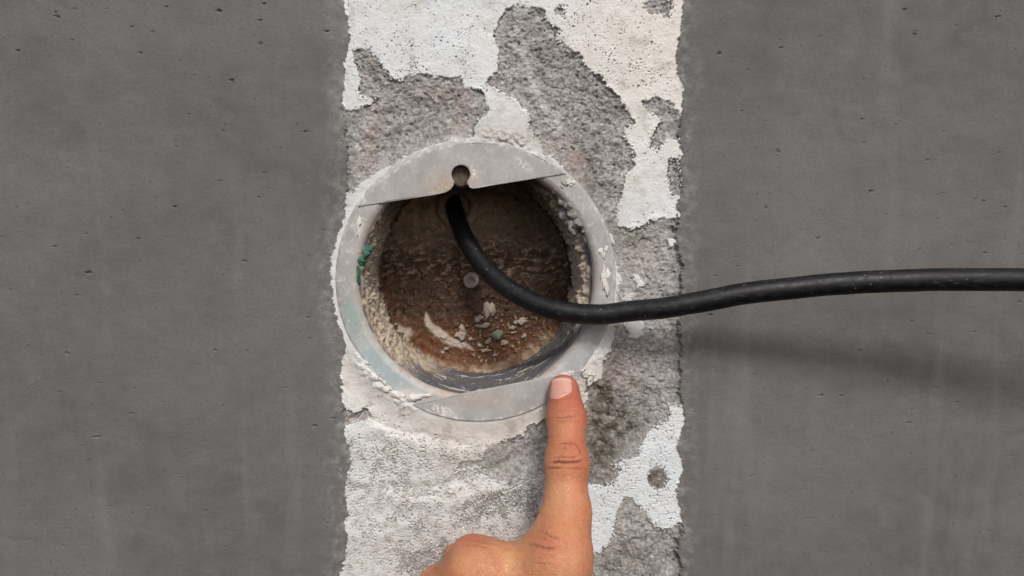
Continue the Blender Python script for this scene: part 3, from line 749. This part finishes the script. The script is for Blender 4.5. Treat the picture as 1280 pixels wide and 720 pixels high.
# crumbs of mortar on the back plate
rnd = random.Random(5)
crumbs = [(612, 388, 3.2, 4.2, -0.5), (598, 398, 2.4, 1.4, 0.3), (604, 407, 3.6, 1.0, 0.1), (576, 418, 2.6, 2.4, 0.8), (578, 412, 1.6, 2.2, 0.2), (652, 402, 2.6, 1.6, 0.1), (645, 403, 1.6, 1.2, 0.4), (640, 410, 1.5, 1.1, 0), (630, 428, 1.9, 1.4, 0.2),
          (610, 427, 1.8, 1.2, 0.5), (600, 432, 1.4, 1.0, 0.1), (606, 438, 2.4, 1.0, 0.1), (655, 420, 1.4, 1.0, 0.5), (558, 436, 1.3, 0.9, 0.2), (553, 441, 1.2, 1.0, 0.6), (480, 369, 1.1, 1.8, 0.6), (475, 380, 1.0, 1.2, 0.0), (588, 424, 1.2, 0.9, 0.3), (618, 444, 1.3, 0.8, 0.2)]
for k, (x, y, a, b, r) in enumerate(crumbs):
    lump('mortar_crumb', x, y, -DEPTH + 0.9, a * 0.85, b * 0.8, 0.5, 'mud', back_plate, 90 + k, r, 1.0)
lump('mortar_crumb', 622, 418, -DEPTH + 1.6, 2.7, 2.4, 1.8, 'pebble', back_plate, 130, 0.2, 0.25, 'greenish round pebble stuck in the mud')

def lathe_obj(name, prof, cx, cy, cw, mat, parent, seed=0, amp=0.2, segs=72, tilt=(0, 0)):
    prof = np.array(prof, float); t = np.linspace(0, 2 * math.pi, segs, endpoint=False)
    Tt, Rr_ = np.meshgrid(t, prof[:, 0]); Wd_ = np.repeat(prof[:, 1][:, None], segs, 1)
    Rr_ = Rr_ * (1 + amp * 0.12 * fbm(np.cos(Tt) * 3, np.sin(Tt) * 3 + Wd_ / 3, 3, seed)); Wd_ = Wd_ + amp * 0.6 * fbm(Rr_ * np.cos(Tt) / 2, Rr_ * np.sin(Tt) / 2, 3, seed + 1)
    c = P(cx, cy, cw)
    a = np.stack([c[0] + Rr_ * np.cos(Tt), c[1] + Rr_ * np.sin(Tt), c[2] + Wd_ + tilt[0] * Rr_ * np.cos(Tt) + tilt[1] * Rr_ * np.sin(Tt)], -1)
    return link(name, mesh_np(name, W3(a).reshape(-1, 3), quads(len(prof), segs, True)), M[mat], parent)
lathe_obj('screw_post', [(4.6, -14), (4.6, 0.2), (4.3, 0.4), (3.0, 0.35), (2.6, 0.1), (1.2, 0.0), (0.01, 0.0)], 576, 219, -1.0, 'post', niche, 150, 0.8, 48)
# cable gland on the back and the small stud below it
lathe_obj('cable_gland', [(10.2, -3), (10.2, 1.8), (9.6, 2.8), (8.0, 3.2), (6.4, 3.0), (5.6, 2.2), (5.2, 0.5), (5.0, -4), (0.01, -4)], 573, 258, -DEPTH, 'gland', niche, 140, 1.0)
lathe_obj('mounting_stud', [(3.7, -2), (3.7, 2.6), (3.4, 3.2), (2.4, 3.4), (1.7, 3.2), (1.5, 2.0), (0.01, 1.9)], 589, 350, -DEPTH + 0.4, 'stud', niche, 145, 1.0, 40, (0.1, -0.05))

# ------------------------------------------------------------------ the cable
path = [(566, 250, -47), (567, 256, -40), (571, 270, -34), (581, 297, -26), (602, 329, -17), (637, 362, -6), (690, 386, 4), (740, 392.5, 9), (790, 389, 13),
        (842, 382.5, 18), (915, 370, 23), (1010, 358, 29), (1130, 351, 35), (1300, 349, 42), (1500, 352, 50), (1900, 372, 58), (2600, 440, 62), (3600, 640, 60)]
pts = np.array([P(a, b, c) for a, b, c in path])
def catmull(p, n):
    p = np.vstack([2 * p[0] - p[1], p, 2 * p[-1] - p[-2]]); out = []
    for i in range(1, len(p) - 2):
        for t in np.linspace(0, 1, n, endpoint=False):
            out.append(0.5 * ((2 * p[i]) + (-p[i - 1] + p[i + 1]) * t + (2 * p[i - 1] - 5 * p[i] + 4 * p[i + 1] - p[i + 2]) * t * t + (-p[i - 1] + 3 * p[i] - 3 * p[i + 1] + p[i + 2]) * t ** 3))
    out.append(p[-2]); return np.array(out)
cl = catmull(pts, 26)
_k = np.arange(len(cl)) / 26.0
cl = cl + np.stack([0 * _k, 0.55 * fbm(_k * 1.1, _k * 0 + 3.3, 3, 160), 0.4 * fbm(_k * 0.9, _k * 0 + 7.7, 3, 161)], -1) * sstep(2, 6, _k)[:, None]
tg = np.gradient(cl, axis=0); tg /= np.linalg.norm(tg, axis=1)[:, None]
nv = np.cross(tg, np.array([0.3, 0.9, 0.2])); nv /= np.linalg.norm(nv, axis=1)[:, None]
bv = np.cross(tg, nv)
NS = 40
tt = np.linspace(0, 2 * math.pi, NS, endpoint=False)
slen = np.concatenate([[0], np.cumsum(np.linalg.norm(np.diff(cl, axis=0), axis=1))])
TT, SS = np.meshgrid(tt, slen)
rad = 4.12 + 0.05 * fbm(np.cos(TT) * 1.5 + 3, np.sin(TT) * 1.5 + SS / 9, 3, 150)
ring = cl[:, None, :] + rad[..., None] * (np.cos(TT)[..., None] * nv[:, None, :] + np.sin(TT)[..., None] * bv[:, None, :])
cme = mesh_np('black_cable', W3(ring).reshape(-1, 3), quads(len(cl), NS, True), {'scuff': sstep(40, 70, SS).ravel()})
bm = bmesh.new(); bm.from_mesh(cme); bm.verts.ensure_lookup_table()
bm.faces.new([bm.verts[i] for i in range(NS)]); bm.faces.new([bm.verts[len(bm.verts) - NS + i] for i in range(NS)][::-1])
bmesh.ops.recalc_face_normals(bm, faces=bm.faces[:]); bm.to_mesh(cme); bm.free()
cable = link('electric_cable', cme, M['rubber'])
cable['label'] = 'thick black rubber cable coming out of the round niche and leaving to the right'
cable['category'] = 'cable'

# ------------------------------------------------------------------ the hand: one continuous skin from a distance field
J = lambda px, py, w: P(px, py, w)
tip, dip, pip, mcp = J(704.5, 488, 7.9), J(708.5, 523, 17), J(708, 578, 28), J(697, 700, 45)
pip2 = J(708, 640, 36.5)
m_mcp = J(603, 717, 41); r_mcp = J(553, 745, 35); l_mcp = J(508, 790, 26)
wrist = np.array([mcp[0] - 22, mcp[1] - 78, 62.0])
elbow = wrist + np.array([18, -190, 70.0])
def off(a, *d): return np.asarray(a, float) + np.array(d, float)
# groups of round cones (a, b, ra, rb), each group blended softly inside itself
index = [(tip, dip, 6.4, 7.2), (dip, pip, 7.2, 7.3), (pip, pip2, 7.35, 8.4), (pip2, mcp, 8.4, 9.2)]
def curl(mc, r, s):
    p = off(mc, -2 * s, -20, -30); d = off(p, 1 * s, -24, -4); t = off(d, 1 * s, -10, 14)
    return [(mc, p, r, r * 0.92), (p, d, r * 0.9, r * 0.8), (d, t, r * 0.8, r * 0.66)]
mid_f, ring_f, lit_f = curl(m_mcp, 8.2, 0), curl(r_mcp, 7.8, 1), curl(l_mcp, 6.8, 2)
palm = [(mcp, off(wrist, 12, 0, 0), 9.4, 13), (m_mcp, off(wrist, 3, 0, 2), 9.4, 14), (r_mcp, off(wrist, -6, 0, 0), 9.0, 13), (l_mcp, off(wrist, -13, 0, -3), 8.5, 12),
        (off(mcp, -8, -20, -8), off(wrist, 4, 12, -6), 10, 14), (off(m_mcp, -6, -22, -10), off(wrist, -6, 14, -6), 9, 13)]
arm = [(off(wrist, -9, 4, 0), off(elbow, -14, 0, 0), 16, 26), (off(wrist, 9, 4, 0), off(elbow, 12, 0, 0), 15, 25)]
th_c = off(wrist, 16, 14, -8); th_m = off(mcp, -2, -38, -22); th_i = off(mcp, -16, -26, -36); th_t = off(mcp, -36, -24, -44)
web = [(off(mcp, -5, -5, -1), off(m_mcp, 2, 0, 0), 8.0, 7.4), (off(m_mcp, 0, -2, 0), off(r_mcp, 0, -1, 0), 7.4, 7.2), (off(r_mcp, 0, -2, 0), l_mcp, 7.2, 6.4)]
thumb = [(th_c, th_m, 12, 9.6), (th_m, th_i, 9.6, 8.6), (th_i, th_t, 8.6, 7.0)]
def cone(p, a, b, ra, rb):
    ba = b - a; L2 = ba @ ba
    t = np.clip(((p - a) @ ba) / L2, 0, 1)
    return np.linalg.norm(p - a - t[..., None] * ba, axis=-1) - (ra + (rb - ra) * t)
def smin(a, b, k):
    hh = np.clip(k - np.abs(a - b), 0, None) / k
    return np.minimum(a, b) - hh * hh * k * 0.25
def grp(p, g, k):
    d = None
    for c in g:
        e = cone(p, *c); d = e if d is None else smin(d, e, k)
    return d
def field(p):
    d = smin(smin(grp(p, palm, 14), grp(p, web, 8), 10), grp(p, arm, 10), 16)
    d = smin(d, grp(p, index, 3.5), 11)
    f = np.minimum(np.minimum(grp(p, mid_f, 3), grp(p, ring_f, 3)), grp(p, lit_f, 3))
    d = smin(d, f, 4.0)
    d = smin(d, grp(p, thumb, 4), 3.0)
    d = smin(d, np.linalg.norm(p - off(mcp, 0, 3, 3.0), axis=-1) - 7.2, 8)          # knuckles
    d = smin(d, np.linalg.norm(p - off(m_mcp, -3, 1.0, 0.5), axis=-1) - 7.4, 10)
    d = smin(d, np.linalg.norm(p - off(m_mcp, -5.0, 6.0, -4.0), axis=-1) - 4.6, 5)
    d = smin(d, np.linalg.norm(p - off(pip, 0.5, 0, 0.8), axis=-1) - 6.1, 5)
    return d
def gax(a, b, f0, f1, fine, coarse):
    x = [f0]
    while x[-1] < f1: x.append(x[-1] + fine)
    s = fine
    while x[-1] < b: s = min(coarse, s * 1.15); x.append(x[-1] + s)
    l = [f0]; s = fine
    while l[-1] > a: s = min(coarse, s * 1.15); l.append(l[-1] - s)
    return np.array(l[:0:-1] + x)
gx = gax(wrist[0] - 45, wrist[0] + 75, -28, 48, 1.0, 3.0)
gy = gax(elbow[1] - 40, tip[1] + 10, mcp[1] - 12, tip[1] + 8, 1.0, 4.0)
gz = gax(-25, elbow[2] + 32, -2, 60, 1.0, 3.0)
GX, GY, GZ = np.meshgrid(gx, gy, gz, indexing='ij')
D = field(np.stack([GX, GY, GZ], -1).astype(np.float32))
def surface_nets(D, gx, gy, gz):
    ins = D < 0
    c = np.zeros(tuple(s - 1 for s in D.shape), np.int8)
    for a in (0, 1):
        for b in (0, 1):
            for e in (0, 1):
                c += ins[a:a + c.shape[0], b:b + c.shape[1], e:e + c.shape[2]]
    act = (c > 0) & (c < 8)
    ii = np.argwhere(act)
    idm = np.full(c.shape, -1, np.int64); idm[act] = np.arange(len(ii))
    g = (gx, gy, gz)
    acc = np.zeros((len(ii), 3)); num = np.zeros(len(ii))
    cor = [(a, b, e) for a in (0, 1) for b in (0, 1) for e in (0, 1)]
    for p0 in cor:
        for axn in range(3):
            if p0[axn]: continue
            p1 = list(p0); p1[axn] = 1
            i0 = ii + np.array(p0); i1 = ii + np.array(p1)
            d0 = D[tuple(i0.T)]; d1 = D[tuple(i1.T)]
            m = (d0 < 0) != (d1 < 0)
            t = np.where(m, d0 / np.where(m, d0 - d1, 1), 0)
            q0 = np.stack([g[k][i0[:, k]] for k in range(3)], -1); q1 = np.stack([g[k][i1[:, k]] for k in range(3)], -1)
            acc += np.where(m[:, None], q0 + t[:, None] * (q1 - q0), 0); num += m
    co = acc / num[:, None]
    fs = []
    for axn in range(3):
        o1, o2 = [(1, 2), (2, 0), (0, 1)][axn]
        sl0 = [slice(1, -1)] * 3; sl1 = [slice(1, -1)] * 3
        sl0[axn] = slice(0, -1); sl1[axn] = slice(1, None)
        a = ins[tuple(sl0)]; b = ins[tuple(sl1)]
        e = np.argwhere(a != b)
        flip = a[tuple(e.T)]
        base_ = e.copy()
        for k in range(3):
            if k != axn: base_[:, k] += 1
        def cell(d1, d2):
            q = base_.copy(); q[:, o1] += d1; q[:, o2] += d2
            return idm[tuple(q.T)]
        f = np.stack([cell(-1, -1), cell(0, -1), cell(0, 0), cell(-1, 0)], -1)
        f = np.where(flip[:, None], f, f[:, ::-1]); fs.append(f)
    f = np.concatenate(fs)
    return co, f[(f >= 0).all(1)]
hco, hf = surface_nets(D, gx, gy, gz)
hme = mesh_np('hand_coarse', hco, hf)
bm = bmesh.new(); bm.from_mesh(hme); bpy.data.meshes.remove(hme)
ycut = mcp[1] - 14
ed = [e for e in bm.edges if e.verts[0].co.y > ycut and e.verts[1].co.y > ycut and (e.verts[0].co.z > -4)]
bmesh.ops.subdivide_edges(bm, edges=ed, cuts=1, use_grid_fill=True)
bmesh.ops.triangulate(bm, faces=[f for f in bm.faces if len(f.verts) > 4])
hand_me = bpy.data.meshes.new('person'); bm.to_mesh(hand_me); bm.free()
nvh = len(hand_me.vertices)
hc = np.zeros(nvh * 3, np.float32); hand_me.vertices.foreach_get('co', hc); hc = hc.reshape(-1, 3).astype(float)
def grad(p, e=0.25):
    g = np.stack([field(p + np.eye(3)[k] * e) - field(p - np.eye(3)[k] * e) for k in range(3)], -1)
    return g / (np.linalg.norm(g, axis=1)[:, None] + 1e-9)
for _ in range(2):
    hc = hc - field(hc)[:, None] * grad(hc) * 0.9
nrm = grad(hc, 0.6)
hx, hy = pix(hc[:, 0], hc[:, 1], hc[:, 2])
dors = sstep(-0.05, 0.5, nrm[:, 2])                      # the back of the hand faces out of the wall
onidx = sstep(4, -4, np.abs(hx - 706) - 34)
crease = np.zeros(nvh); disp = np.zeros(nvh)
def groove(line, wpx, depth, tone=1.0, jit=1.2, seed=0):
    global crease, disp
    jx = hx + jit * fbm(hx / 11, hy / 11, 3, 200 + seed); jy = hy + jit * fbm(hx / 9, hy / 9, 3, 300 + seed)
    d = ldist(line, jx, jy)
    endd = np.minimum(np.hypot(hx - line[0][0], hy - line[0][1]), np.hypot(hx - line[-1][0], hy - line[-1][1]))
    fade = sstep(0, 9, endd)
    g = np.exp(-(d / wpx) ** 2) * dors * fade
    depth = depth * 1.6
    disp -= depth * g - 0.35 * depth * np.exp(-(d / (2.4 * wpx)) ** 2) * dors * fade
    crease = np.maximum(crease, min(1.0, tone * 1.35) * g)
groove([(689, 573), (700, 571), (712, 572), (724, 570)], 1.1, 0.30, 0.55, seed=1)
groove([(686, 579), (698, 577.5), (712, 578.5), (726, 577), (731, 574)], 1.5, 0.55, 0.9, seed=2)
groove([(682, 586), (694, 585), (706, 586)], 1.2, 0.35, 0.5, seed=3)
groove([(712, 587), (722, 586), (731, 587)], 1.2, 0.30, 0.4, seed=4)
groove([(696, 556), (706, 553.5), (717, 554), (724, 560), (729, 572)], 1.2, 0.28, 0.45, seed=5)
groove([(692, 562), (702, 560), (714, 562)], 1.1, 0.16, 0.25, seed=6)
groove([(686, 595), (700, 594), (716, 595)], 1.1, 0.14, 0.2, seed=7)
groove([(690, 521), (702, 523), (714, 521), (720, 522)], 1.1, 0.22, 0.45, seed=8)
groove([(694, 527), (706, 527), (716, 525)], 1.0, 0.14, 0.3, seed=9)
groove([(692, 514), (704, 514), (714, 513)], 1.0, 0.10, 0.2, seed=10)
groove([(664, 664), (676, 664), (690, 670), (702, 676)], 1.5, 0.30, 0.4, 2.0, seed=11)
groove([(656, 680), (668, 681), (684, 686), (698, 684)], 1.6, 0.34, 0.45, 2.0, seed=12)
groove([(668, 671), (680, 673), (694, 679)], 1.2, 0.18, 0.3, 2.0, seed=13)
groove([(668, 656), (682, 657), (694, 662)], 1.2, 0.14, 0.2, 2.0, seed=14)
groove([(660, 702), (674, 704), (690, 708)], 1.4, 0.18, 0.25, 2.0, seed=15)
groove([(584, 673), (598, 675), (614, 679), (630, 682)], 1.8, 0.55, 0.7, 2.0, seed=16)
groove([(580, 680), (598, 682), (616, 686)], 1.4, 0.22, 0.3, 2.0, seed=17)
pk = np.exp(-(((hx - 708) / 24) ** 2 + ((hy - 574) / 22) ** 2)) + 0.6 * np.exp(-(((hx - 704) / 20) ** 2 + ((hy - 522) / 10) ** 2)) + 0.7 * np.exp(-(((hx - 686) / 30) ** 2 + ((hy - 684) / 20) ** 2)) + 0.6 * np.exp(-(((hx - 604) / 30) ** 2 + ((hy - 676) / 14) ** 2))
fine_l = np.abs(fbm(hx / 13 + 0.3 * fbm(hx / 6, hy / 6, 2, 213), hy / 2.6, 3, 212))
cut = sstep(0.10, 0.0, fine_l) * pk * dors
disp -= 0.16 * cut; crease = np.maximum(crease, 0.30 * cut)
disp += 0.14 * fbm(hx / 12, hy / 7, 4, 210) + 0.08 * fbm(hx / 3, hy / 3, 3, 211)
# nail: a plate laid on the fingertip, with a fold of skin round it
NA, NB = 25, 25
na, nb_ = np.meshgrid(np.linspace(-1, 1, NA), np.linspace(0, 1, NB))
nhalf = 13.9 * (1 - 0.06 * nb_ ** 2)
shape_y = 497 - 24.5 * nb_ - 3.0 * (1 - nb_) * (-(na ** 2)) * 1.0 - 0.0
shape_y = shape_y - 4.0 * (1 - nb_) * na ** 2 + (nb_ ** 2) * 3.2 * na ** 2
shape_y = shape_y - 5.5 * (1 - nb_) * np.clip(na, -0.5, 1)
shape_x = 701.5 + nhalf * na + (shape_y - 485) * -0.05
inn = ((np.abs(hx - (701.5 - 0.05 * (hy - 485))) / 15.2) ** 4 + (np.abs(hy - 485) / 14.0) ** 4)
red_at = sstep(545, 495, hy) * 0.75 + 0.55 * sstep(700, 737, hx) * sstep(640, 600, hy) + 0.5 * np.exp(-(((hx - 690) / 26) ** 2 + ((hy - 684) / 14) ** 2)) + 0.5 * np.exp(-(((hx - 590) / 26) ** 2 + ((hy - 672) / 12) ** 2)) + 0.4 * np.exp(-(((hx - 708) / 18) ** 2 + ((hy - 560) / 12) ** 2))
yel_at = 0.7 * np.exp(-(((hx - 640) / 34) ** 2 + ((hy - 706) / 26) ** 2)) + 0.5 * np.exp(-(((hx - 694) / 16) ** 2 + ((hy - 622) / 26) ** 2))
rim_n = np.exp(-((inn - 1.6) / 0.9) ** 2) * dors
disp += 0.28 * rim_n * (hy > 480)
disp -= 0.22 * sstep(1.1, 0.7, inn) * dors
hc = hc + disp[:, None] * nrm
hand_me.vertices.foreach_set('co', np.ascontiguousarray(W3(hc), np.float32).ravel())
hand_me.polygons.foreach_set('use_smooth', np.ones(len(hand_me.polygons), bool))
for nme, a in (('red', np.clip(red_at, 0, 1)), ('yellow', np.clip(yel_at, 0, 1)), ('crease', np.clip(crease, 0, 0.85))):
    hand_me.attributes.new(nme, 'FLOAT', 'POINT').data.foreach_set('value', a.astype(np.float32))
hand_me.update()
bm = bmesh.new(); bm.from_mesh(hand_me); bmesh.ops.recalc_face_normals(bm, faces=bm.faces[:]); bm.to_mesh(hand_me); bm.free()
hand = link('person', hand_me, M['skin'])
hand['label'] = 'bare left hand with its index finger pointing at the lower lip of the niche'
hand['category'] = 'person'
# nail points: march along the view ray onto the finger
dirs = ray(shape_x, shape_y).reshape(-1, 3)
dirs = np.stack([dirs[:, 0], dirs[:, 2], -dirs[:, 1]], -1); dirs /= np.linalg.norm(dirs, axis=1)[:, None]
org = np.array([CAM[0], CAM[2], -CAM[1]])
tpar = np.full(len(dirs), 170.0)
for _ in range(60):
    tpar += np.clip(field(org + dirs * tpar[:, None]), -3, 3) * 0.8
npnt = org + dirs * tpar[:, None]
nn = grad(npnt, 0.8)
edge = np.clip(np.maximum(np.abs(na), np.abs(nb_ * 2 - 1)).ravel(), 0, 1)
topv = npnt + nn * (0.30 - 0.34 * sstep(0.86, 1.0, np.where(nb_.ravel() > 0.9, np.abs(na).ravel(), edge)))[:, None]
botv = npnt - nn * 0.5
fq = quads(NB, NA)
allf = [fq, fq[:, ::-1] + NA * NB]
bi = np.arange(NA * NB).reshape(NB, NA)
lp = np.concatenate([bi[0, :-1], bi[:-1, -1], bi[-1, :0:-1], bi[:0:-1, 0]]); lj = np.roll(lp, -1)
allf.append(np.stack([lp, lj, lj + NA * NB, lp + NA * NB], -1)[:, ::-1])
nme_ = mesh_np('fingernail', W3(np.concatenate([topv, botv])), np.concatenate(allf), {'edge': np.tile(sstep(0.82, 0.95, nb_.ravel()), 2)})
bm = bmesh.new(); bm.from_mesh(nme_); bmesh.ops.recalc_face_normals(bm, faces=bm.faces[:]); bm.to_mesh(nme_); bm.free()
link('fingernail', nme_, M['nail'], hand)
